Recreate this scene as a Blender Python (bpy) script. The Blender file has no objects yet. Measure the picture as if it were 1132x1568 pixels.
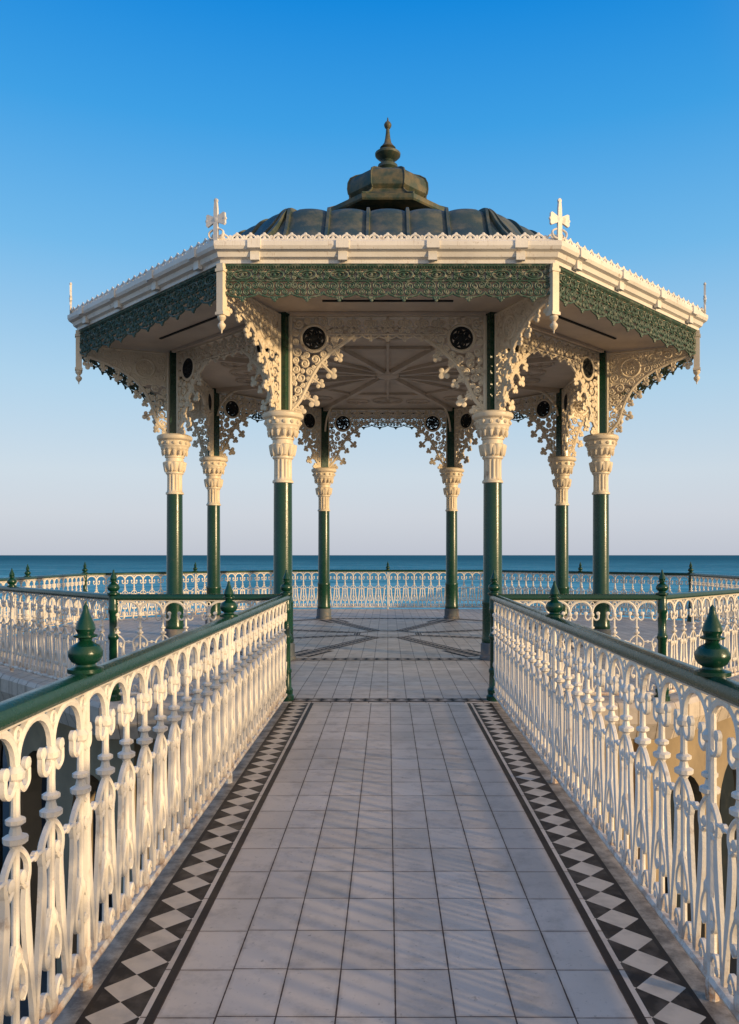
import bpy, math, random
import numpy as np
from mathutils import Vector
random.seed(7)
S=bpy.context.scene
S.view_settings.view_transform='Standard'; S.view_settings.look='None'; S.view_settings.exposure=0
pi=math.pi
CX,CY=0.0,16.0
# ------------------------------------------------------------------ materials
def newmat(name):
    m=bpy.data.materials.new(name); m.use_nodes=True
    nt=m.node_tree; b=nt.nodes['Principled BSDF']; return m,nt,b
class N:
    def __init__(s,nt): s.nt=nt
    def new(s,t,**k):
        n=s.nt.nodes.new(t)
        for a,v in k.items(): setattr(n,a,v)
        return n
    def link(s,a,b): s.nt.links.new(a,b)
    def val(s,inp,v):
        if hasattr(v,'is_linked') or hasattr(v,'links'): s.link(v,inp)
        else: inp.default_value=v
    def m(s,op,a,b=None,c=None):
        n=s.new('ShaderNodeMath',operation=op); s.val(n.inputs[0],a)
        if b is not None: s.val(n.inputs[1],b)
        if c is not None: s.val(n.inputs[2],c)
        return n.outputs[0]
    def mix(s,f,a,b,bt='MIX'):
        n=s.new('ShaderNodeMix',data_type='RGBA',blend_type=bt); s.val(n.inputs[0],f)
        for i,v in ((6,a),(7,b)):
            if isinstance(v,(tuple,list)): n.inputs[i].default_value=(*v[:3],1)
            else: s.link(v,n.inputs[i])
        return n.outputs[2]
    def noise(s,vec,scale,detail=5,rough=.55):
        n=s.new('ShaderNodeTexNoise'); n.inputs['Scale'].default_value=scale
        n.inputs['Detail'].default_value=detail; n.inputs['Roughness'].default_value=rough
        if vec is not None: s.link(vec,n.inputs['Vector'])
        return n.outputs['Fac']
    def ramp(s,f,lo,hi):
        n=s.new('ShaderNodeMapRange'); s.link(f,n.inputs[0]); n.inputs[1].default_value=lo; n.inputs[2].default_value=hi
        return n.outputs[0]
def paint(name,col,dirt=(0.25,0.13,0.06),rough=.42,amt=.6,lo=.58,hi=.72,var=.12,scale=7,bump=.15,lowrust=False):
    m,nt,b=newmat(name); n=N(nt)
    tc=n.new('ShaderNodeTexCoord').outputs['Object']
    a=n.noise(tc,scale,8,.65); c=n.noise(tc,1.3,4)
    dark=tuple(x*(1-var*2) for x in col)
    base=n.mix(n.ramp(c,.3,.7),col,dark)
    f=n.m('MULTIPLY',n.ramp(a,lo,hi),amt)
    base=n.mix(f,base,dirt)
    if lowrust:
        sp=n.new('ShaderNodeSeparateXYZ'); n.link(tc,sp.inputs[0])
        lw=n.m('SUBTRACT',1.0,n.ramp(sp.outputs[2],.03,.22))
        k=n.m('MULTIPLY',n.m('MULTIPLY',lw,n.ramp(n.noise(tc,12,7,.7),.44,.60)),.85)
        base=n.mix(k,base,(.28,.12,.04))
        st=n.new('ShaderNodeMapping'); st.inputs['Scale'].default_value=(40,40,3); n.link(tc,st.inputs[0])
        k2=n.m('MULTIPLY',n.ramp(n.noise(st.outputs[0],1.0,5,.6),.60,.70),.40); base=n.mix(k2,base,(.40,.27,.15))
    n.link(base,b.inputs['Base Color'])
    r=n.m('ADD',n.m('MULTIPLY',a,.3),rough-.12); n.link(r,b.inputs['Roughness'])
    bp=n.new('ShaderNodeBump'); bp.inputs['Strength'].default_value=bump; bp.inputs['Distance'].default_value=.01
    n.link(n.noise(tc,60,4),bp.inputs['Height']); n.link(bp.outputs[0],b.inputs['Normal'])
    return m
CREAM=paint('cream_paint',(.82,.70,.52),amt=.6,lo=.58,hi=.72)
RAILC=paint('railing_cream_paint',(.85,.79,.70),amt=.6,lo=.60,hi=.72,scale=9,lowrust=True,bump=.25)
GREEN=paint('dark_green_paint',(.004,.046,.024),dirt=(.04,.06,.045),rough=.24,amt=.35,var=.1)
LACE=paint('green_lace_paint',(.042,.092,.064),dirt=(.34,.31,.23),rough=.5,amt=.6,lo=.5,hi=.68,scale=14)
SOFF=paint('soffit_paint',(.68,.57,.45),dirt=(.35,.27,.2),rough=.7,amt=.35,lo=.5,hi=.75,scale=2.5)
ROOF=paint('weathered_lead_roof',(.036,.062,.052),dirt=(.17,.15,.09),rough=.5,amt=.7,lo=.44,hi=.68,scale=3,bump=.4)
COPP=paint('dark_cap_metal',(.030,.055,.040),dirt=(.18,.13,.06),rough=.5,amt=.75,lo=.42,hi=.66,scale=4,bump=.3)
DARK=paint('dark_gap',(.012,.014,.014),dirt=(.03,.03,.03),rough=.8)
GLAZ=paint('dark_blue_glass',(.02,.03,.04),dirt=(.05,.05,.05),rough=.35)  # even dark blue-grey glass colour
PLIN=paint('plinth_grey_paint',(.10,.12,.14),dirt=(.3,.22,.16),rough=.6,amt=.7,lo=.5,hi=.7)
WALLM=paint('render_yellow_wall',(.38,.29,.18),dirt=(.2,.16,.11),rough=.85,amt=.6,lo=.42,hi=.66,scale=1.6)
CONC=paint('concrete',(.30,.28,.26),dirt=(.14,.13,.12),rough=.9,amt=.6,lo=.42,hi=.7,scale=2)
PROM=paint('promenade_asphalt',(.055,.058,.06),dirt=(.10,.10,.09),rough=.9,amt=.6,lo=.4,hi=.7,scale=1.0)
SHING=paint('shingle',(.30,.24,.17),dirt=(.12,.10,.08),rough=.95,amt=.8,lo=.4,hi=.6,scale=3,bump=.9)
def tile_material(name,kind):
    m,nt,b=newmat(name); n=N(nt)
    tc=n.new('ShaderNodeTexCoord').outputs['Object']
    sp=n.new('ShaderNodeSeparateXYZ'); n.link(tc,sp.inputs[0]); x,y=sp.outputs[0],sp.outputs[1]
    tw,tl=(.2075,.315)
    ux=n.m('DIVIDE',x,tw); uy=n.m('DIVIDE',y,tl)
    ux=n.m('ADD',ux,200.0); uy=n.m('ADD',uy,200.3)
    cw=n.new('ShaderNodeTexWhiteNoise',noise_dimensions='1D'); n.link(n.m('FLOOR',ux),cw.inputs['W'])
    uy=n.m('ADD',uy,n.m('MULTIPLY',cw.outputs['Value'],.035))
    fx=n.m('FRACT',ux); fy=n.m('FRACT',uy)
    dx=n.m('MULTIPLY',n.m('MINIMUM',fx,n.m('SUBTRACT',1.0,fx)),tw)
    dy=n.m('MULTIPLY',n.m('MINIMUM',fy,n.m('SUBTRACT',1.0,fy)),tl)
    wob=n.m('MULTIPLY',n.noise(tc,18,4),.0034)
    gx=n.m('LESS_THAN',dx,n.m('ADD',wob,.0012)); gy=n.m('LESS_THAN',dy,n.m('ADD',wob,.0006))
    gro=n.m('MAXIMUM',gx,gy)
    cid=n.new('ShaderNodeCombineXYZ'); n.link(n.m('FLOOR',ux),cid.inputs[0]); n.link(n.m('FLOOR',uy),cid.inputs[1])
    wn=n.new('ShaderNodeTexWhiteNoise',noise_dimensions='3D'); n.link(cid.outputs[0],wn.inputs['Vector'])
    base=n.mix(wn.outputs['Value'],(.54,.462,.38),(.66,.572,.475))
    g=n.m('MULTIPLY',n.ramp(n.noise(tc,1.1,7,.6),.38,.66),.55)
    base=n.mix(g,base,(.40,.35,.285))
    g2=n.m('MULTIPLY',n.ramp(n.noise(tc,5,8,.7),.50,.68),.45)
    base=n.mix(g2,base,(.28,.245,.20))
    spk=n.m('MULTIPLY',n.ramp(n.noise(tc,30,7,.7),.60,.70),.6)
    base=n.mix(spk,base,(.15,.13,.10))
    odd=n.m('MULTIPLY',n.m('GREATER_THAN',wn.outputs['Value'],.94),.35); base=n.mix(odd,base,(.31,.28,.23))
    ed=n.m('SUBTRACT',1.0,n.ramp(n.m('MINIMUM',dx,dy),.0,.018))
    base=n.mix(n.m('MULTIPLY',n.m('MULTIPLY',ed,n.ramp(n.noise(tc,7,5),.35,.65)),.55),base,(.26,.20,.14))
    base=n.mix(gro,base,(.060,.035,.025))
    if kind=='walk':
        ax=n.m('ABSOLUTE',x)
        D=.185
        u=n.m('ADD',n.m('DIVIDE',n.m('SUBTRACT',ax,.985),D),100.5); v=n.m('DIVIDE',n.m('ADD',y,40.0),D*1.0)
        c=n.m('ADD',n.m('FLOOR',n.m('ADD',u,v)),n.m('FLOOR',n.m('SUBTRACT',u,v)))
        chk=n.m('LESS_THAN',n.m('FRACT',n.m('MULTIPLY',c,.5)),.25)
        bt=n.mix(chk,(.016,.012,.010),(.58,.50,.40))
        bt=n.mix(n.m('MULTIPLY',n.ramp(n.noise(tc,9,6),.45,.72),.4),bt,(.2,.17,.14))
        inb=n.m('GREATER_THAN',ax,.885)
        base=n.mix(inb,base,bt)
        ln=n.m('MULTIPLY',n.m('GREATER_THAN',ax,.832),n.m('LESS_THAN',ax,.864))
        l2=n.m('MULTIPLY',n.m('GREATER_THAN',ax,1.075),n.m('LESS_THAN',ax,1.095))
        base=n.mix(n.m('MAXIMUM',ln,l2),base,(.018,.013,.011))
        kb=n.m('GREATER_THAN',ax,1.095); base=n.mix(kb,base,n.mix(n.ramp(n.noise(tc,8,7,.7),.4,.6),(.40,.34,.27),(.16,.13,.10)))
    n.link(base,b.inputs['Base Color'])
    n.link(n.m('ADD',n.m('MULTIPLY',n.noise(tc,5,6),.35),.33),b.inputs['Roughness'])
    b.inputs['Specular IOR Level'].default_value=.25
    bp=n.new('ShaderNodeBump'); bp.inputs['Strength'].default_value=.5; bp.inputs['Distance'].default_value=.004
    h=n.m('SUBTRACT',n.m('ADD',n.m('MULTIPLY',n.noise(tc,9,5),.45),n.m('MULTIPLY',wn.outputs['Value'],.4)),gro)
    n.link(h,bp.inputs['Height']); n.link(bp.outputs[0],b.inputs['Normal'])
    return m
WALK=tile_material('walkway_tiles','walk'); DECKM=tile_material('deck_tiles','deck')
def mosaic():
    m,nt,b=newmat('mosaic_band'); n=N(nt)
    uv=n.new('ShaderNodeUVMap').outputs[0]; sp=n.new('ShaderNodeSeparateXYZ'); n.link(uv,sp.inputs[0])
    u=n.m('ADD',n.m('DIVIDE',sp.outputs[0],.16),100.5); v=n.m('DIVIDE',sp.outputs[1],.16)
    c=n.m('ADD',n.m('FLOOR',n.m('ADD',u,v)),n.m('FLOOR',n.m('SUBTRACT',u,v)))
    chk=n.m('GREATER_THAN',n.m('FRACT',n.m('MULTIPLY',c,.5)),.25)
    base=n.mix(chk,(.010,.009,.009),(.40,.34,.28))
    ed=n.m('GREATER_THAN',n.m('ABSOLUTE',sp.outputs[0]),.110); base=n.mix(ed,base,(.012,.010,.010))
    n.link(base,b.inputs['Base Color']); b.inputs['Roughness'].default_value=.6
    b.inputs['Specular IOR Level'].default_value=.08
    return m
MOS=mosaic()
def seamat():
    m,nt,b=newmat('sea_water'); n=N(nt)
    tc=n.new('ShaderNodeTexCoord').outputs['Object']
    mp=n.new('ShaderNodeMapping'); mp.inputs['Scale'].default_value=(.35,1,1); n.link(tc,mp.inputs[0])
    w1=n.noise(mp.outputs[0],.12,8,.62); w2=n.noise(mp.outputs[0],.55,7,.65); w3=n.noise(mp.outputs[0],.012,5,.6)
    sp=n.new('ShaderNodeSeparateXYZ'); n.link(tc,sp.inputs[0])
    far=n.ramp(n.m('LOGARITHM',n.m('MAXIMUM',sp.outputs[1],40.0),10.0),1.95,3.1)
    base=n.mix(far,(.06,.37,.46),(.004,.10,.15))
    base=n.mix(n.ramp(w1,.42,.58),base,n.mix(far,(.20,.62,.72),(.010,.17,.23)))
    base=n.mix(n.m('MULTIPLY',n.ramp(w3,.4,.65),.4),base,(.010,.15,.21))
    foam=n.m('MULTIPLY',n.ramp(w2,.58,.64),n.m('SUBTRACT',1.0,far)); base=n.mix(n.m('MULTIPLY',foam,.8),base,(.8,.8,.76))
    df=n.new('ShaderNodeBsdfDiffuse'); n.link(base,df.inputs[0])
    gl=n.new('ShaderNodeBsdfGlossy'); gl.inputs['Roughness'].default_value=.25
    bp=n.new('ShaderNodeBump'); bp.inputs['Strength'].default_value=.9; bp.inputs['Distance'].default_value=1.0
    n.link(n.m('ADD',w1,n.m('MULTIPLY',w2,.25)),bp.inputs['Height']); n.link(bp.outputs[0],gl.inputs['Normal']); n.link(bp.outputs[0],df.inputs['Normal'])
    mx=n.new('ShaderNodeMixShader'); mx.inputs[0].default_value=.05
    n.link(df.outputs[0],mx.inputs[1]); n.link(gl.outputs[0],mx.inputs[2])
    n.link(mx.outputs[0],nt.nodes['Material Output'].inputs[0]); return m
SEA=seamat()
# ------------------------------------------------------------------ mesh builder
class MB:
    def __init__(s): s.V=[]; s.F=[]; s.n=0; s.uv=None
    def add(s,v,f):
        v=np.asarray(v,dtype=float).reshape(-1,3); o=s.n
        s.V.append(v); s.F.extend([tuple(i+o for i in q) for q in f]); s.n+=len(v)
    def verts(s): return np.concatenate(s.V) if s.V else np.zeros((0,3))
    def put(s,sub,o,U,su=1.0,sz=1.0):
        U=np.array([U[0],U[1],0.]); U/=np.linalg.norm(U); Nn=np.array([-U[1],U[0],0.])
        v=sub.verts(); w=np.outer(v[:,0]*su,U)+np.outer(v[:,1],Nn); w[:,2]+=v[:,2]*sz; w+=np.array(o,dtype=float)
        s.add(w,sub.F)
    def box(s,a,b):
        x0,y0,z0=a; x1,y1,z1=b
        s.add([(x0,y0,z0),(x1,y0,z0),(x1,y1,z0),(x0,y1,z0),(x0,y0,z1),(x1,y0,z1),(x1,y1,z1),(x0,y1,z1)],
              [(0,3,2,1),(4,5,6,7),(0,1,5,4),(1,2,6,5),(2,3,7,6),(3,0,4,7)])
    def prism(s,p,t,y0=0.):
        n=len(p); v=[(a,y0-t/2,b) for a,b in p]+[(a,y0+t/2,b) for a,b in p]
        s.add(v,[tuple(range(n)),tuple(range(2*n-1,n-1,-1))]+[(i,i+n,(i+1)%n+n,(i+1)%n) for i in range(n)])
    def ribbon(s,p,w,t=.03,closed=False,y0=0.):
        p=np.array(p,dtype=float); n=len(p)
        if closed: T=np.roll(p,-1,0)-np.roll(p,1,0)
        else: T=np.gradient(p,axis=0)
        T/=np.maximum(np.linalg.norm(T,axis=1,keepdims=True),1e-9); Q=np.stack([-T[:,1],T[:,0]],1)
        W=(np.ones(n)*w if np.isscalar(w) else np.array(w))[:,None]/2
        L=p+Q*W; R=p-Q*W; v=[]
        for i in range(n):
            v+=[(L[i,0],y0-t*.3,L[i,1]),(p[i,0],y0-t/2,p[i,1]),(R[i,0],y0-t*.3,R[i,1]),(R[i,0],y0+t*.3,R[i,1]),(p[i,0],y0+t/2,p[i,1]),(L[i,0],y0+t*.3,L[i,1])]
        f=[]
        for i in range(n if closed else n-1):
            j=(i+1)%n
            for k in range(6): f.append((6*i+k,6*i+(k+1)%6,6*j+(k+1)%6,6*j+k))
        if not closed: f+= [tuple(range(5,-1,-1)),tuple(6*(n-1)+k for k in range(6))]
        s.add(v,f)
    def disc(s,u,z,r,t=.03,n=10,y0=0.):
        v=[(u,y0-t/2,z)]+[(u+r*math.cos(2*pi*i/n),y0-t*.22,z+r*math.sin(2*pi*i/n)) for i in range(n)]
        v+=[(u+r*math.cos(2*pi*i/n),y0+t*.22,z+r*math.sin(2*pi*i/n)) for i in range(n)]+[(u,y0+t/2,z)]
        f=[]
        for i in range(n):
            j=(i+1)%n; f+=[(0,1+i,1+j),(1+i,1+n+i,1+n+j,1+j),(2*n+1,1+n+j,1+n+i)]
        s.add(v,f)
    def ring(s,u,z,rx,w,t=.03,n=18,rz=None,y0=0.):
        rz=rz or rx
        s.ribbon([(u+rx*math.cos(2*pi*i/n),z+rz*math.sin(2*pi*i/n)) for i in range(n)],w,t,True,y0)
    def spiral(s,u,z,R,w,t=.03,a0=0,d=1,turns=1.4,y0=0.):
        n=int(14*turns)+1; P=[]
        for i in range(n):
            k=i/(n-1); r=R*(1-.72*k); a=a0+d*2*pi*turns*k; P.append((u+r*math.cos(a),z+r*math.sin(a)))
        s.ribbon(P,w,t,y0=y0); s.disc(P[-1][0],P[-1][1],w*1.0,t*1.2,8,y0)
    def trefoil(s,u,z,a,L,r,t=.03):
        c,d=math.cos(a),math.sin(a); e=(u+c*L,z+d*L)
        s.ribbon([(u,z),(u+c*L*.5,z+d*L*.5),e],[r*1.5,r*.8,r*1.2],t)
        s.disc(e[0]+c*r*.9,e[1]+d*r*.9,r,t*1.3); s.disc(e[0]-d*r*1.25-c*r*.3,e[1]+c*r*1.25-d*r*.3,r*.85,t*1.3); s.disc(e[0]+d*r*1.25-c*r*.3,e[1]-c*r*1.25-d*r*.3,r*.85,t*1.3)
    def lathe(s,prof,seg=24,c=(0,0),mod=None,sx=1,sy=1):
        v=[]
        for (r,z) in prof:
            for i in range(seg):
                a=2*pi*i/seg; rr=r+(mod(a,z) if mod else 0); v.append((c[0]+rr*math.cos(a)*sx,c[1]+rr*math.sin(a)*sy,z))
        f=[]
        for k in range(len(prof)-1):
            for i in range(seg):
                j=(i+1)%seg; f.append((k*seg+i,k*seg+j,(k+1)*seg+j,(k+1)*seg+i))
        f+=[tuple(range(seg-1,-1,-1)),tuple((len(prof)-1)*seg+i for i in range(seg))]
        s.add(v,f)
    def torus(s,c,rx,ry,w,h,z,seg=28):
        v=[]
        for i in range(seg):
            a=2*pi*i/seg
            for (d,zz) in ((-w/2,z),(-w/2,z-h*.6),(0,z-h),(w/2,z-h*.6),(w/2,z)):
                v.append((c[0]+(rx+d)*math.cos(a),c[1]+(ry+d)*math.sin(a),zz))
        f=[(5*i+k,5*i+k+1,5*((i+1)%seg)+k+1,5*((i+1)%seg)+k) for i in range(seg) for k in range(4)]
        s.add(v,f)
    def oct(s,prof,close=False):
        v=[]
        for a,z in prof:
            R=a/math.cos(pi/8)
            for i in range(8):
                t=pi/8+i*pi/4; v.append((CX+R*math.cos(t),CY+R*math.sin(t),z))
        f=[]; m=len(prof)
        for k in range(m if close else m-1):
            l=(k+1)%m
            for i in range(8):
                j=(i+1)%8; f.append((k*8+i,k*8+j,l*8+j,l*8+i))
        if not close: f+=[tuple(range(7,-1,-1)),tuple((m-1)*8+i for i in range(8))]
        s.add(v,f)
    def obj(s,name,mat,parent=None,smooth=True,angle=32):
        me=bpy.data.meshes.new(name); me.from_pydata(s.verts().tolist(),[],s.F); me.update()
        o=bpy.data.objects.new(name,me); S.collection.objects.link(o); me.materials.append(mat)
        if smooth:
            me.polygons.foreach_set('use_smooth',[True]*len(me.polygons)); me.set_sharp_from_angle(angle=math.radians(angle))
        if parent: o.parent=parent
        return o
def empty(name,loc=(0,0,0)):
    e=bpy.data.objects.new(name,None); S.collection.objects.link(e); e.empty_display_size=.3; return e
def octv(a,i):
    t=pi/8+i*pi/4; R=a/math.cos(pi/8); return np.array([CX+R*math.cos(t),CY+R*math.sin(t),0.])
def along(dst,unit,A,B,pitch,sz=1.0):
    A=np.array(A,float);B=np.array(B,float);L=np.linalg.norm(B-A);n=max(1,round(L/pitch));p=L/n
    for i in range(n): dst.put(unit,A+(B-A)*(i/n),(B-A)[:2]/L,p/pitch,sz)
def bez(P,n=10):
    P=np.array(P,float); Q=np.vstack([2*P[0]-P[1],P,2*P[-1]-P[-2]]); out=[]
    for i in range(1,len(Q)-2):
        for k in range(n):
            t=k/n; out.append(.5*((2*Q[i])+(-Q[i-1]+Q[i+1])*t+(2*Q[i-1]-5*Q[i]+4*Q[i+1]-Q[i+2])*t*t+(-Q[i-1]+3*Q[i]-3*Q[i+1]+Q[i+2])*t**3))
    out.append(P[-1]); return np.array(out)
# ------------------------------------------------------------------ BANDSTAND
bs=empty('bandstand'); SA=3.885; EA=5.44; ZS=5.30
cols=MB();caps=MB();pl=MB();posts=MB()
def capmod(a,z):
    if 2.77<z<3.05: return -.026*(1-abs(math.cos(6*a)))
    if 3.12<z<3.29: return .026*abs(math.cos(5*a))
    if 3.43<z<3.52: return .022*abs(math.cos(7*a))
    return 0
for i in range(8):
    c=octv(SA,i); cc=(c[0],c[1])
    pl.lathe([(.20,0),(.20,.05),(.185,.07),(.180,.24),(.165,.26)],24,cc)
    cols.lathe([(.160,.262),(.170,.29),(.163,.33),(.158,.36),(.156,.84),(.163,.86),(.163,.89),(.146,.92),(.140,2.66),(.140,2.70)],32,cc)
    caps.lathe([(.140,2.701),(.160,2.705),(.160,2.735),(.142,2.75),(.138,2.76),(.137,2.80),(.136,3.02),(.138,3.06),(.160,3.08),(.160,3.105),(.142,3.11),(.150,3.13),(.170,3.18),(.188,3.24),(.192,3.28),(.160,3.30),(.155,3.36),(.175,3.37),(.175,3.39),(.160,3.40),(.172,3.44),(.20,3.49),(.225,3.515),(.245,3.53),(.25,3.56),(.262,3.575),(.262,3.665),(.28,3.675),(.305,3.69),(.315,3.71),(.315,3.745),(.30,3.765),(.25,3.785)],96,cc,capmod)
    for k in range(14):
        a=k*pi/7
        caps.lathe([(.004,3.585),(.026,3.60),(.034,3.62),(.026,3.64),(.004,3.655)],6,(cc[0]+.262*math.cos(a),cc[1]+.262*math.sin(a)))
        caps.lathe([(.002,3.40),(.018,3.42),(.028,3.47),(.018,3.52),(.004,3.54)],6,(cc[0]+.215*math.cos(a),cc[1]+.215*math.sin(a)))
    for k in range(8):
        a=k*pi/4
        caps.lathe([(.002,3.10),(.02,3.14),(.036,3.22),(.03,3.27),(.004,3.30)],6,(cc[0]+.175*math.cos(a),cc[1]+.175*math.sin(a)))
    d=c[:2]-np.array([CX,CY]); d/=np.linalg.norm(d)
    b=MB(); b.box((-.09,-.09,3.78),(.09,.09,ZS-.002)); posts.put(b,(c[0],c[1],0),d)
pl.obj('column_plinths',PLIN,bs); cols.obj('column_shafts',GREEN,bs); caps.obj('column_capitals',CREAM,bs); posts.obj('column_upper_posts',GREEN,bs,False)
def inpoly(p,P):
    x,y=p; c=False; n=len(P); j=n-1
    for i in range(n):
        if (P[i][1]>y)!=(P[j][1]>y) and x<(P[j][0]-P[i][0])*(y-P[i][1])/(P[j][1]-P[i][1])+P[i][0]: c=not c
        j=i
    return c
def dseg(p,P):
    P=np.array(P);A=P;B=np.roll(P,-1,0);d=B-A;q=np.array(p)-A
    t=np.clip((q*d).sum(1)/np.maximum((d*d).sum(1),1e-9),0,1); return np.linalg.norm(q-d*t[:,None],axis=1).min()
def pack(m,P,rmin,rmax,w,t,fixed=(),tries=1800):
    P=np.array(P); lo=P.min(0);hi=P.max(0); C=list(fixed); cand=[]
    for k in range(tries):
        p=(random.uniform(lo[0],hi[0]),random.uniform(lo[1],hi[1]))
        if inpoly(p,P): cand.append((dseg(p,P),p))
    while cand:
        for k,(d,p) in enumerate(cand):
            r=d
            for (q,rr) in C[-1:]: r=min(r,math.hypot(p[0]-q[0],p[1]-q[1])-rr)
            cand[k]=(r,p)
        cand=[c for c in cand if c[0]>rmin]
        if not cand: break
        d,p=max(cand,key=lambda c:c[0]); r=min(d,rmax)
        C.append((p,r)); m.spiral(p[0],p[1],max(r-w*.1,.02),w,t,random.uniform(0,6.28),random.choice((-1,1)),1.35)
def medallion(m,u,z,R):
    m.ring(u,z,R,.04,.07,24)
    for k in range(6):
        a=k*pi/3; m.ring(u+R*.52*math.cos(a),z+R*.52*math.sin(a),R*.21,.016,.05,10)
    m.disc(u,z,R*.2,.06)
def bracket(curve,zt,med,knobs,kr,wt=.05):
    m=MB(); c=bez(curve,8)
    m.ribbon(c,.055,.06)
    m.ribbon([(.115,curve[0][1]),(.115,zt)],.055,.062)
    poly=[tuple(p) for p in c]+[(curve[-1][0],zt),(.12,zt)]
    m.ribbon([(.1,zt-.02),(curve[-1][0],zt-.02)],.04,.06)
    medallion(m,*med)
    pp=[tuple(p) for p in c if p[1]>4.66]+[(curve[-1][0],zt-.01),(.13,zt-.01),(.13,4.66)]
    m.prism(pp,.018)
    pack(m,poly,.022,.085,.030,.045,[((med[0],med[1]),med[2]+.02)])
    n=len(c)
    for k in range(knobs):
        i=int((k+.25)/knobs*(n-1)); T=c[min(i+1,n-1)]-c[max(i-1,0)]; a=math.atan2(T[1],T[0])-pi/2
        big=(k%2==0); L=.15 if big else .10
        p=c[i]; m.trefoil(p[0],p[1],a-.15,L,kr*(1 if big else .8),.05)
        m.spiral(p[0]+math.cos(a+.9)*.055,p[1]+math.sin(a+.9)*.055,.05,.024,.04,a,-1,1.1)
    return m
MED=(.48,4.925,.20)
def sidebr():
    m=MB(); c=bez([(.12,3.80),(.28,4.0),(.40,4.25),(.56,4.52),(.78,4.74),(1.08,4.96)],8)
    m.ribbon(c,.055,.06); m.ribbon([(.115,3.8),(.115,5.27)],.06,.062)
    poly=[tuple(p) for p in c]+[(1.05,4.99),(.74,4.99),(.70,5.24),(.14,5.24)]
    m.ring(MED[0],MED[1],MED[2],.045,.07,28)
    pack(m,poly,.020,.075,.030,.05,[((MED[0],MED[1]),.225)])
    n=len(c)
    for k,(f,L,r) in enumerate([(.06,.13,.04),(.26,.20,.048),(.47,.17,.038),(.64,.24,.048),(.82,.14,.038)]):
        i=int(f*(n-1)); T=c[i+1]-c[i-1] if i>0 else c[1]-c[0]; a=math.atan2(T[1],T[0])-pi/2
        p=c[i]; m.trefoil(p[0],p[1],a+(-.1 if k else .45),L,r,.05)
        m.spiral(p[0]+math.cos(a+.8)*.06,p[1]+math.sin(a+.8)*.06,.06,.026,.04,a,-1,1.1)
        m.spiral(p[0]+math.cos(a-.8)*.05,p[1]+math.sin(a-.8)*.05,.045,.022,.04,a,1,1.1)
    return m
side=sidebr()
rose=MB()
rose.ring(MED[0],MED[1],.160,.036,.055,28)
for k in range(6):
    a=k*pi/3+.26; rose.ring(MED[0]+.092*math.cos(a),MED[1]+.092*math.sin(a),.040,.028,.05,12)
    rose.spiral(MED[0]+.092*math.cos(a),MED[1]+.092*math.sin(a),.02,.014,.045,a,1,1.0)
rose.disc(MED[0],MED[1],.048,.06)
rad=bracket([(.12,3.80),(.30,4.00),(.42,4.34),(.60,4.64),(.90,4.87),(1.3,5.03),(1.62,5.12)],5.27,(.52,4.96,.165),9,.042)
fu=MB(); p=.25
fu.ribbon([(0,5.255),(p,5.255)],.03,.05); fu.ribbon([(0,4.985),(p,4.985)],.024,.045)
fu.spiral(p*.28,5.15,.062,.024,.04,-pi/2,1,1.4); fu.spiral(p*.72,5.15,.062,.024,.04,-pi/2,-1,1.4)
fu.spiral(p*.28,5.045,.042,.020,.04,pi/2,-1,1.2); fu.spiral(p*.72,5.045,.042,.020,.04,pi/2,1,1.2)
fu.disc(p/2,5.215,.026,.05); fu.disc(0,5.09,.024,.05); fu.disc(p/2,5.05,.022,.05)
fu.trefoil(p/2,4.975,-pi/2,.05,.026,.04)
fu.ribbon([(p/2+.125*math.cos(a),4.985+.06*math.sin(a)) for a in np.linspace(pi,2*pi,9)],.020,.035)
br=MB(); fr=MB(); rs=MB()
for i in range(8):
    A=octv(SA,i);B=octv(SA,(i+1)%8); U=(B-A)/np.linalg.norm(B-A)
    br.put(side,A,U[:2]); br.put(side,B,-U[:2]); rs.put(rose,A,U[:2]); rs.put(rose,B,-U[:2])
    along(fr,fu,A+U*.70,B-U*.70,.25)
    fr2=MB(); fr2.ribbon([(.1,5.255),(.70,5.255)],.03,.05); fr.put(fr2,A,U[:2]); fr.put(fr2,B,-U[:2])
    d=A-np.array([CX,CY,0]); d/=np.linalg.norm(d); br.put(rad,A,d[:2])
    inn=MB(); inn.ribbon(bez([(.1,4.7),(.2,4.95),(.42,5.15),(.7,5.25)],6),.04,.05); br.put(inn,A,-d[:2])
br.obj('scroll_brackets',CREAM,bs); fr.obj('inner_frieze',CREAM,bs); rs.obj('bracket_rosettes',DARK,bs)
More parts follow.
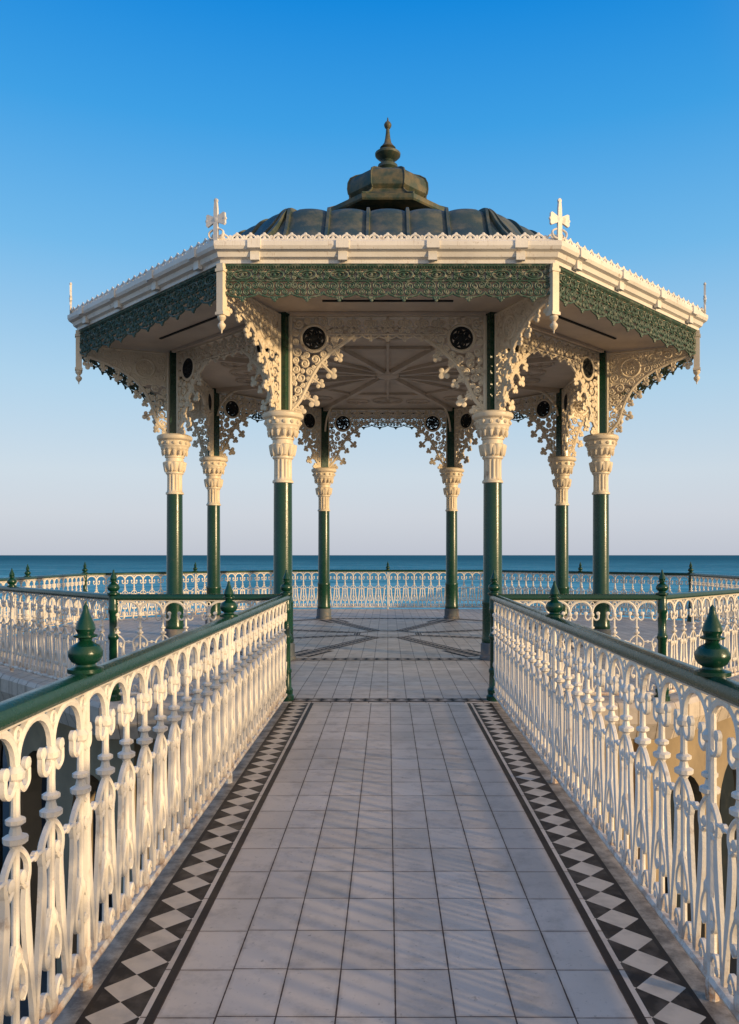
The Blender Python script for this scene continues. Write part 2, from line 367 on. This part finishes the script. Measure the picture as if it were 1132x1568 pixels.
# ceiling + soffit
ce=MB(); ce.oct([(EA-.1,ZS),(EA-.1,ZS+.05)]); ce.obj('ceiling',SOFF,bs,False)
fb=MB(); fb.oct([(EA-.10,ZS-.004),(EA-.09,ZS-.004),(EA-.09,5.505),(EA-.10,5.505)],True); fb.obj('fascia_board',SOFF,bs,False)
rb=MB(); dk=MB(); T=math.tan(pi/8)
for i in range(8):
    A=octv(SA,i); d=A-np.array([CX,CY,0]); L=np.linalg.norm(d); d/=L
    b=MB(); b.box((.27,-.05,ZS-.09),(L-.1,.05,ZS-.002)); rb.put(b,(CX,CY,0),d[:2])
    M=(octv(SA,i)+octv(SA,(i+1)%8))/2; e=M-np.array([CX,CY,0]); e/=np.linalg.norm(e)
    b=MB(); b.box((.27,-.024,ZS-.06),(1.97,.024,ZS-.003)); b.box((2.03,-.024,ZS-.06),(2.42,.024,ZS-.003)); rb.put(b,(CX,CY,0),e[:2])
    h=2.0*T
    b=MB(); b.box((1.98,-h+.07,ZS-.055),(2.02,h-.07,ZS-.004))
    for (r_,u_,R_) in ((2.85,0,.34),(2.95,.72,.26),(2.95,-.72,.26)):
        b.torus((r_,u_),R_,R_,.035,.04,ZS-.002); b.torus((r_,u_),R_*.7,R_*.7,.025,.03,ZS-.002)
        b.lathe([(.0,ZS-.10),(.03,ZS-.09),(.04,ZS-.06),(.02,ZS-.04),(.06,ZS-.02),(.06,ZS-.001)],10,(r_,u_))
    rb.put(b,(CX,CY,0),e[:2])
    b=MB(); b.box((4.52,-.95,ZS-.02),(4.56,.95,ZS-.004)); dk.put(b,(CX,CY,0),e[:2])  # thin dark strip laid across the soffit on each side
    h=SA*T
    b=MB(); b.box((SA+.07,-h+.12,ZS-.05),(SA+.13,h-.12,ZS-.005)); rb.put(b,(CX,CY,0),e[:2])
rb.lathe([(.0,ZS-.14),(.08,ZS-.13),(.2,ZS-.10),(.25,ZS-.05),(.25,ZS-.001)],24,(CX,CY))
rb.obj('ceiling_ribs',SOFF,bs,True,30); dk.obj('soffit_dark_strips',DARK,bs,False)
# cornice / gutter
co=MB(); co.oct([(EA-.16,5.51),(EA-.02,5.51),(EA-.02,5.56),(EA+.03,5.58),(EA+.05,5.64),(EA+.10,5.66),(EA+.12,5.70),(EA+.12,5.76),(EA+.09,5.78),(EA+.02,5.78),(EA-.16,5.72)],True)
cl=MB(); cr=MB()
cu=MB(); q=.185
cu.ribbon([(0,5.795),(q,5.795)],.03,.03)
cu.ribbon([(q/2+.07*math.cos(a),5.80+.06*math.sin(a)) for a in np.linspace(0,pi,9)],.026,.025)
cu.disc(q/2,5.868,.024,.03); cu.disc(0,5.83,.026,.03); cu.disc(q/2,5.82,.024,.025)
for i in range(8):
    A=octv(EA+.06,i);B=octv(EA+.06,(i+1)%8); along(cr,cu,A,B,q)
    M=(A+B)/2; e=M-np.array([CX,CY,0]); e/=np.linalg.norm(e)
    for k in (-1.77,-.6,.6,1.77):
        b=MB(); b.box((EA+.0,k-.06,5.53),(EA+.065,k+.06,5.66)); b.box((EA+.03,k-.085,5.663),(EA+.14,k+.085,5.785)); cl.put(b,(CX,CY,0),e[:2])
co.obj('cornice',RAILC,bs,True,20); cl.obj('gutter_joints',RAILC,bs,False); cr.obj('roof_cresting',RAILC,bs)
# green lace fascia
lu=MB(); p=.42
for z,w in((5.495,.03),(5.45,.014),(5.285,.018)): lu.ribbon([(0,z),(p,z)],w,.035)
lu.ring(p/2,5.368,.115,.026,.035,18,.058); lu.ring(p/2,5.368,.06,.016,.03,12,.03); lu.disc(p/2,5.368,.02,.04)
for sx in(-1,1):
    lu.spiral(p/2+sx*.165,5.405,.038,.016,.03,0,sx); lu.spiral(p/2+sx*.165,5.332,.038,.016,.03,0,-sx)
    lu.spiral(p/2+sx*.07,5.215,.060,.019,.03,pi/2,sx,1.5); lu.spiral(p/2+sx*.165,5.225,.048,.017,.03,pi/2,-sx,1.5)
    lu.spiral(p/2+sx*.05,5.13,.042,.017,.03,pi/2,sx,1.3); lu.spiral(p/2+sx*.135,5.14,.04,.017,.03,pi/2,sx,1.3)
    lu.disc(p/2+sx*.2,5.12,.022,.03,8)
for k in range(12): lu.disc((k+.5)*p/12,5.472,.011,.03,6)
lu.ribbon([(p/2+.21*math.cos(a),5.14+.075*math.sin(a)) for a in np.linspace(pi,2*pi,15)],.022,.032)
lu.trefoil(p/2,5.07,-pi/2,.025,.022,.035)
la=MB(); pe=MB(); pg=MB()
LA=EA-.05
for i in range(8):
    A=octv(LA,i);B=octv(LA,(i+1)%8); U=(B-A)/np.linalg.norm(B-A); along(la,lu,A+U*.06,B-U*.06,p)
    d=A-np.array([CX,CY,0]); d/=np.linalg.norm(d)
    b=MB(); b.box((-.05,-.05,4.86),(.05,.05,5.508)); b.box((-.062,-.064,4.82),(.062,.064,4.86)); b.box((-.062,-.064,5.40),(.062,.064,5.44))
    b.lathe([(.05,4.82),(.06,4.79),(.045,4.76),(.025,4.74),(.03,4.725),(.052,4.70),(.054,4.68),(.04,4.65),(.012,4.62),(.006,4.58)],12)
    pe.put(b,A,d[:2])
    P=octv(EA+.07,i); x=MB(); t=.035
    x.prism([(-.035,5.78),(.035,5.78),(.028,6.2),(.018,6.3),(-.018,6.3),(-.028,6.2)],t)
    for sx in(-1,1):
        x.prism([(sx*.02,6.02),(sx*.13,5.97),(sx*.15,5.99),(sx*.145,6.13),(sx*.12,6.14),(sx*.02,6.09)][::sx],t*.9)
        x.ribbon(bez([(0,5.80),(sx*.09,5.82),(sx*.11,5.89),(sx*.05,5.93)],5),.022,t)
        x.disc(sx*.14,6.055,.024,.05)
    x.disc(0,6.055,.045,.06); x.disc(0,6.31,.03,.05)
    pg.put(x,P,(-d[1],d[0]))
la.obj('lace_fascia',LACE,bs); pe.obj('corner_pendants',CREAM,bs); pg.obj('corner_crosses',RAILC,bs)
# roof
prof=[(5.36,5.74),(5.0,5.86),(4.6,6.05),(4.25,6.33),(4.0,6.60),(3.85,6.80),(3.74,6.91),(3.62,6.965),(3.45,6.99),(3.2,7.03),(2.6,7.15),(1.9,7.32),(1.1,7.5)]
pf=bez(prof,3); rf=MB(); sm=MB(); SP=.61
for i in range(8):
    e=np.array([math.cos(i*pi/4),math.sin(i*pi/4)]); U=np.array([-e[1],e[0]]); v=[]; nu=57
    for k,(a,z) in enumerate(pf):
        T0=pf[min(k+1,len(pf)-1)]-pf[max(k-1,0)]; T0/=np.linalg.norm(T0); nn=(T0[1],-T0[0]); h=a*T
        for j in range(nu):
            u=-h+2*h*j/(nu-1); bl=.06*abs(math.cos(pi*u/SP))**.6*min(1,(h-abs(u))/.15)
            aa=a+nn[0]*bl; zz=z+nn[1]*bl
            q2=e*aa+U*u; v.append((CX+q2[0],CY+q2[1],zz))
    f=[(k*nu+j,k*nu+j+1,(k+1)*nu+j+1,(k+1)*nu+j) for k in range(len(pf)-1) for j in range(nu-1)]
    rf.add(v,f)
    for s_ in (-3.5,-2.5,-1.5,-.5,.5,1.5,2.5,3.5):
        u=s_*SP; P=[(a,z+.02) for a,z in pf if a*T>abs(u)+.02]
        if len(P)<3: continue
        m=MB(); m.ribbon(P,.12,.07); o=np.array([CX,CY])+U*u; sm.put(m,(o[0],o[1],0),e)
    d=(octv(1,i)-np.array([CX,CY,0]))[:2]; d/=np.linalg.norm(d)
    m=MB(); m.ribbon([(a/math.cos(pi/8),z+.015) for a,z in pf],.11,.07); sm.put(m,(CX,CY,0),d)
rf.obj('roof',ROOF,bs,True,60); sm.obj('roof_ribs',ROOF,bs)
lt=MB(); lt.oct([(.72,7.5),(.72,8.35)]); 
for i in range(8):
    A=octv(.74,i);B=octv(.74,(i+1)%8)
    for k in range(1,8):
        P=A+(B-A)*k/8; lt.box((P[0]-.015,P[1]-.015,7.55),(P[0]+.015,P[1]+.015,8.33))
lt.obj('lantern_vents',DARK,bs,False)
ls=MB()
ls.oct([(.70,8.30),(1.15,8.29),(1.17,8.32),(1.18,8.40),(1.13,8.42),(.91,8.52),(.78,8.63),(.73,8.70),(.70,8.71)])
ls.oct([(.70,8.69),(.74,8.725),(.775,8.77),(.79,8.86),(.78,8.98),(.74,9.07),(.64,9.14),(.42,9.23),(.28,9.28),(.2,9.29)])
for i in range(8):
    d=(octv(1,i)-np.array([CX,CY,0]))[:2]; d/=np.linalg.norm(d)
    m=MB(); m.ribbon([(a/.924,z+.01) for a,z in [(.74,8.725),(.775,8.77),(.79,8.86),(.78,8.98),(.74,9.07),(.64,9.14),(.42,9.23),(.28,9.28)]],.04,.04); m.ribbon([(a/.924,z+.01) for a,z in [(1.18,8.40),(1.13,8.42),(.91,8.52),(.78,8.63),(.73,8.70)]],.04,.04)
    ls.put(m,(CX,CY,0),d)
ls.obj('lantern_cap',COPP,bs,True,25)
fi=MB(); fi.lathe([(r,z+.04+(z-9.25)*.05) for r,z in [(.27,9.25),(.24,9.28),(.17,9.31),(.17,9.34),(.21,9.38),(.20,9.44),(.13,9.48),(.09,9.51),(.11,9.54),(.20,9.58),(.255,9.63),(.26,9.67),(.20,9.71),(.10,9.74),(.13,9.76),(.16,9.78),(.12,9.82),(.075,9.88),(.055,9.97),(.04,10.08),(.035,10.15),(.055,10.17),(.075,10.21),(.075,10.24),(.05,10.28),(.02,10.30),(.012,10.36),(.002,10.38)]],24,(CX,CY))
fi.obj('roof_finial',COPP,bs)
# ------------------------------------------------------------------ RAILINGS
PT=.25; ZK=1.02
ru=MB(); p=PT; t=.026
ru.ribbon([(0,.07),(p,.07)],.034,.042); ru.ribbon([(0,1.078),(p,1.078)],.018,.032)
bl=[(.020,.09),(.021,.12),(.012,.15),(.011,.24),(.011,.36),(.020,.375),(.020,.40),(.011,.42),(.011,.56),(.012,.70),(.018,.715),(.033,.724),(.034,.740),(.018,.748),(.013,.77),(.027,.78),(.027,.792),(.013,.80),(.012,.84),(.013,.90),(.024,.912),(.026,.93),(.013,.95)]
ru.lathe([(r*1.08,z) for r,z in bl],10,(0,0))
R=p/2-.004
# horseshoe loop under the rail
ru.ribbon([(p/2+R*math.cos(a),.955+.112*math.sin(a)) for a in np.linspace(0,pi,15)],.026,t)
ru.ring(0,1.040,.020,.012,t,12)
for sx in(-1,1):
    x=lambda u:p/2+sx*u
    # loop ends curl back inside the arch
    ru.ribbon(bez([(x(R),.955),(x(R-.008),.90),(x(.082),.868),(x(.052),.885),(x(.050),.925)],4),.018,t)
    ru.disc(x(.055),.938,.021,t*1.25,12)
    # upper C scroll springing off the baluster
    ru.ribbon(bez([(x(R),.705),(x(.088),.685),(x(.052),.645),(x(.048),.60),(x(.068),.572),(x(.092),.59)],4),.017,t)
    ru.disc(x(.088),.607,.021,t*1.3,12)
    # long diagonal blade: S-curve, wide in the middle
    c=bez([(x(.052),.61),(x(.060),.53),(x(.048),.40),(x(.020),.24),(x(.004),.10)],5)
    ru.ribbon(c,[.014+.026*math.sin(pi*min(1,k/(len(c)-1)*1.15))**1 if k/(len(c)-1)*1.15<1 else .014 for k in range(len(c))],t)
    # lower C scroll
    ru.ribbon(bez([(x(R),.42),(x(.100),.37),(x(.072),.315),(x(.070),.265),(x(.090),.24)],4),.015,t)
    ru.disc(x(.090),.262,.021,t*1.3,12)
    ru.ribbon(bez([(x(R-.01),.09),(x(.088),.15),(x(.062),.165),(x(.048),.135)],4),.015,t); ru.disc(x(.055),.118,.018,t)
ru.disc(p/2,.635,.016,t*1.2); ru.ribbon([(p/2-.05,.635),(p/2+.05,.635)],.012,t)
fin=[(.060,1.145),(.078,1.15),(.078,1.168),(.045,1.178),(.042,1.187),(.062,1.20),(.074,1.222),(.075,1.245),(.062,1.27),(.036,1.285),(.027,1.293),(.030,1.303),(.052,1.31),(.052,1.318),(.034,1.325),(.044,1.345),(.038,1.37),(.024,1.40),(.013,1.43),(.012,1.445),(.002,1.46)]
post=[(.085,0),(.085,.05),(.07,.07),(.075,.12),(.058,.15),(.052,.3),(.06,.31),(.06,.34),(.046,.36),(.044,.66),(.056,.68),(.06,.70),(.056,.72),(.044,.74),(.044,.95),(.055,.97),(.055,1.02),(.05,1.03),(.05,1.15),(.068,1.162)]
def scl(P,k,z0,z1): return [(r*k,z1+(z-z0)*k) for r,z in P]
def railing(name,segs,fullposts,midposts,fk=.82):
    e=empty(name); iron=MB(); g=MB()
    for A,B in segs:
        A=np.array([*A,0.]);B=np.array([*B,0.]);U=(B-A)/np.linalg.norm(B-A);L=np.linalg.norm(B-A)
        along(iron,ru,A+U*.04,B-U*.04,PT,ZK)
        m=MB(); prof=[(-.038,1.088),(.038,1.088),(.046,1.10),(.046,1.118),(.036,1.138),(.015,1.148),(-.015,1.148),(-.036,1.138),(-.046,1.118),(-.046,1.10)]
        v=[(uu,a,b*ZK) for uu in(0,L) for a,b in prof]; k=len(prof)
        m.add(v,[(i,(i+1)%k,(i+1)%k+k,i+k) for i in range(k)]+[tuple(range(k-1,-1,-1)),tuple(range(k,2*k))]); g.put(m,A,U[:2])
    for c in fullposts:
        g.lathe(post,16,c); g.lathe(scl(fin,fk*1.08,1.145,1.163),20,c)
    for c in midposts:
        g.lathe(scl(fin,fk,1.145,1.163),20,c); iron.lathe([(.026,0),(.026,.06),(.018,.08),(.015,1.10)],8,c)
    iron.obj('ironwork',RAILC,e); g.obj('handrail_and_posts',GREEN,e); return e
RA=7.3; FY=16-RA; XL,XR=-1.118,1.172
railing('iron_railing',[((XL,-2.2),(XL,FY))],[(XL,FY)],[(XL,5.55),(XL,2.92),(XL,.25)])
railing('iron_railing',[((XR,FY),(XR,-2.2))],[(XR,FY)],[(XR,5.55),(XR,2.85),(XR,.25)])
ov=[tuple(octv(RA,i)[:2]) for i in range(8)]
segs=[];full=[];mid=[]
segs.append((ov[5] if ov[5][0]<0 else ov[6],(XL-.06,FY)))
segs.append(((XR+.06,FY),ov[6] if ov[6][0]>0 else ov[5]))
for i in range(8):
    j=(i+1)%8
    full.append(ov[i])
    if i==5: continue
    m=((ov[i][0]+ov[j][0])/2,(ov[i][1]+ov[j][1])/2)
    segs.append((ov[j],m)); segs.append((m,ov[i])); mid.append(m)
railing('terrace_railing',segs,full,mid)
# ------------------------------------------------------------------ DECK, WALKWAY, BUILDING
dk=MB(); dk.oct([(RA+.05,-.42),(RA+.12,-.40),(RA+.2,-.22),(RA+.2,-.05),(RA+.16,-.004),(RA+.15,0)]); dk.obj('terrace_deck',DECKM,None,False)
w=MB(); w.box((-1.19,-4,-.3),(1.19,FY-.16,-.001)); wo=w.obj('walkway',WALK,None,False); wo.location.x=.027
def uvband(name,quads,parent=None):
    V=[];F=[];UV=[]
    for P,Q,w,dP,dQ in quads:
        P=np.array(P);Q=np.array(Q);L=np.linalg.norm(Q-P);U=(Q-P)/L;Nn=np.array([-U[1],U[0]]);o=len(V)
        c=[P+Nn*w/2-U*dP,P-Nn*w/2+U*dP,Q-Nn*w/2-U*dQ,Q+Nn*w/2+U*dQ]
        V+=[(a[0],a[1],.004) for a in c]; F.append((o,o+1,o+2,o+3)); k=.29/w
        UV+=[(w/2*k,-dP),(-w/2*k,dP),(-w/2*k,L-dQ),(w/2*k,L+dQ)]
    me=bpy.data.meshes.new(name); me.from_pydata(V,[],F); ul=me.uv_layers.new(name='UVMap')
    for l in me.loops: ul.data[l.index].uv=UV[l.vertex_index]
    ob=bpy.data.objects.new(name,me); S.collection.objects.link(ob); me.materials.append(MOS); return ob
Q=[((XL+.07,FY),(XR-.07,FY),.2,0,0)]
for i in range(8):
    A=octv(SA,i)[:2];B=octv(SA,(i+1)%8)[:2]; d=(A-np.array([CX,CY])); d/=np.linalg.norm(d)
    C0=np.array([CX,CY])
    Q.append((tuple(C0+d*.75),tuple(C0+d*2.95),.27,0,0))
    Q.append((tuple(C0+d*2.96),tuple(C0+d*3.80),.50,0,0))
    Q.append((tuple(A),tuple(B),.27,-.135*T,-.135*T))
    Q.append((tuple(octv(.62,i)[:2]),tuple(octv(.62,(i+1)%8)[:2]),.12,-.06*T,-.06*T))
uvband('floor_mosaic',Q)
bd=empty('seafront_cafe_building'); wl=MB(); core=MB(); core.oct([(6.3,-4.2),(6.3,-.43)]); 
for i in range(8):
    A=octv(6.8,i);B=octv(6.8,(i+1)%8);L=np.linalg.norm(B-A);U=(B-A)/L
    P=[(0,-.43),(0,-4.2)]; n=3; pw=.45; ow=(L-pw*(n+1))/n
    for k in range(n):
        x0=pw+k*(ow+pw); P.append((x0,-4.2)); P.append((x0,-1.9))
        P+= [(x0+ow/2-ow/2*math.cos(a),-1.9+.75*math.sin(a)) for a in np.linspace(0,pi,13)[1:-1]]
        P+= [(x0+ow,-1.9),(x0+ow,-4.2)]
    P+=[(L,-4.2),(L,-.43)]
    m=MB(); m.prism(P[::-1],.3); wl.put(m,A,U[:2])
wl.obj('arcade_walls',WALLM,bd,False); core.obj('dark_glazing',GLAZ,bd,False)
br2=MB()
for y in (-1.5,2.2,5.9):
    for x in (-1.0,1.05): br2.lathe([(.2,-4.2),(.2,-4),(.13,-3.9),(.12,-.5),(.2,-.35),(.2,-.301)],16,(x,y))
br2.obj('walkway_support_columns',WALLM,bd)
up=MB(); up.box((-300,-60,-4.3),(300,-4.0,-.004)); up.obj('upper_promenade',CONC,None,False)
def arcade(name,x0,x1,y):
    e=empty(name); m=MB(); n=int(abs(x1-x0)/3.2); pw=.7; L=x1-x0; ow=(L-pw*(n+1))/n
    P=[(0,-.6),(0,-4.2)]
    for k in range(n):
        a0=pw+k*(ow+pw); P+=[(a0,-4.2),(a0,-2.4)]+[(a0+ow/2-ow/2*math.cos(a),-2.4+1.1*math.sin(a)) for a in np.linspace(0,pi,15)[1:-1]]+[(a0+ow,-2.4),(a0+ow,-4.2)]
    P+=[(L,-4.2),(L,-.6)]
    m.prism(P[::-1],.35); w=MB(); w.put(m,(x0,y,0),(1,0)); w.obj('arched_wall',WALLM,e,False)
    return e
arcade('seafront_arches',1.8,60,-3.7); arcade('seafront_arches',-60,-1.8,-3.7)
g=MB(); g.add([(-800,-800,-4.2),(800,-800,-4.2),(800,38,-4.2),(-800,38,-4.2)],[(0,1,2,3)]); g.obj('promenade',PROM,None,False)
g=MB(); xs=np.linspace(-800,800,90); ys=[38,42,46,52,58,66,76,90,120]; zs=[-4.2,-4.0,-4.1,-4.5,-5.0,-5.6,-6.4,-7.5,-9]
v=[(x,y,z+ (random.uniform(-.12,.12) if 0<k<8 else 0)) for k,(y,z) in enumerate(zip(ys,zs)) for x in xs]; nn=len(xs)
g.add(v,[(k*nn+i,k*nn+i+1,(k+1)*nn+i+1,(k+1)*nn+i) for k in range(8) for i in range(nn-1)]); g.obj('shingle_beach',SHING)
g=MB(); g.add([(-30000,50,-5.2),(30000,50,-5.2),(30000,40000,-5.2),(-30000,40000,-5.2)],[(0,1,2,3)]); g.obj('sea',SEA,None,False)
# ------------------------------------------------------------------ LIGHT, SKY
EL=math.radians(7.5); AZ=math.radians(122)
ts=Vector((math.sin(AZ)*math.cos(EL),math.cos(AZ)*math.cos(EL),math.sin(EL)))
sl=bpy.data.lights.new('sun','SUN'); sl.energy=4.2; sl.color=(1,.72,.40); sl.angle=math.radians(1.5)
so=bpy.data.objects.new('sun',sl); so.rotation_euler=ts.to_track_quat('Z','Y').to_euler(); S.collection.objects.link(so)
W=bpy.data.worlds.new('World'); S.world=W; W.use_nodes=True; nt=W.node_tree; n=N(nt)
ST=.12
sk=n.new('ShaderNodeTexSky',sky_type='NISHITA'); sk.sun_disc=False; sk.sun_elevation=EL; sk.sun_rotation=AZ; sk.altitude=0; sk.air_density=1.0; sk.dust_density=.6; sk.ozone_density=3.0
bg=nt.nodes['Background']; bg.inputs[1].default_value=ST
tc=n.new('ShaderNodeTexCoord').outputs['Generated']; sp=n.new('ShaderNodeSeparateXYZ'); n.link(tc,sp.inputs[0])
rp=n.new('ShaderNodeValToRGB'); n.link(sp.outputs[2],rp.inputs[0]); cr_=rp.color_ramp
def lin(c): return tuple((x/255/12.92 if x<=10 else ((x/255+.055)/1.055)**2.4) for x in c)
stops=[(0.0,(200,206,220)),(.05,(214,219,230)),(.10,(214,226,237)),(.203,(184,219,243)),(.349,(118,192,243)),(.474,(62,166,238)),(.575,(8,142,230)),(1.0,(10,120,215))]
while len(cr_.elements)<len(stops): cr_.elements.new(.5)
for el,(pz,c) in zip(cr_.elements,stops): el.position=pz; el.color=(*lin(c),1)
sc=n.new('ShaderNodeVectorMath',operation='SCALE'); n.link(rp.outputs[0],sc.inputs[0]); sc.inputs['Scale'].default_value=1/ST
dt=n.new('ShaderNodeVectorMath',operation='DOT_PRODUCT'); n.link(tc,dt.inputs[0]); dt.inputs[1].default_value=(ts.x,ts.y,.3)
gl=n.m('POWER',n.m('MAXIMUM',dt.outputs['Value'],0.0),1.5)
gm=n.mix(n.m('MINIMUM',n.m('MULTIPLY',gl,1.05),1.0),sc.outputs[0],tuple(x/ST for x in (1.15,.90,.64)))  # warm glow added to the sun side of the sky as front fill
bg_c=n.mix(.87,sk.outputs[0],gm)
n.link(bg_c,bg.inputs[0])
# ------------------------------------------------------------------ CAMERA
cam=bpy.data.cameras.new('camera'); co_=bpy.data.objects.new('camera',cam); S.collection.objects.link(co_); S.camera=co_
co_.location=(0,0,1.6); co_.rotation_euler=(pi/2,0,0)
cam.sensor_fit='HORIZONTAL'; cam.sensor_width=36; cam.lens=36*1209/1132
cam.shift_x=-28/1132; cam.shift_y=66/1132; cam.clip_start=.05; cam.clip_end=60000
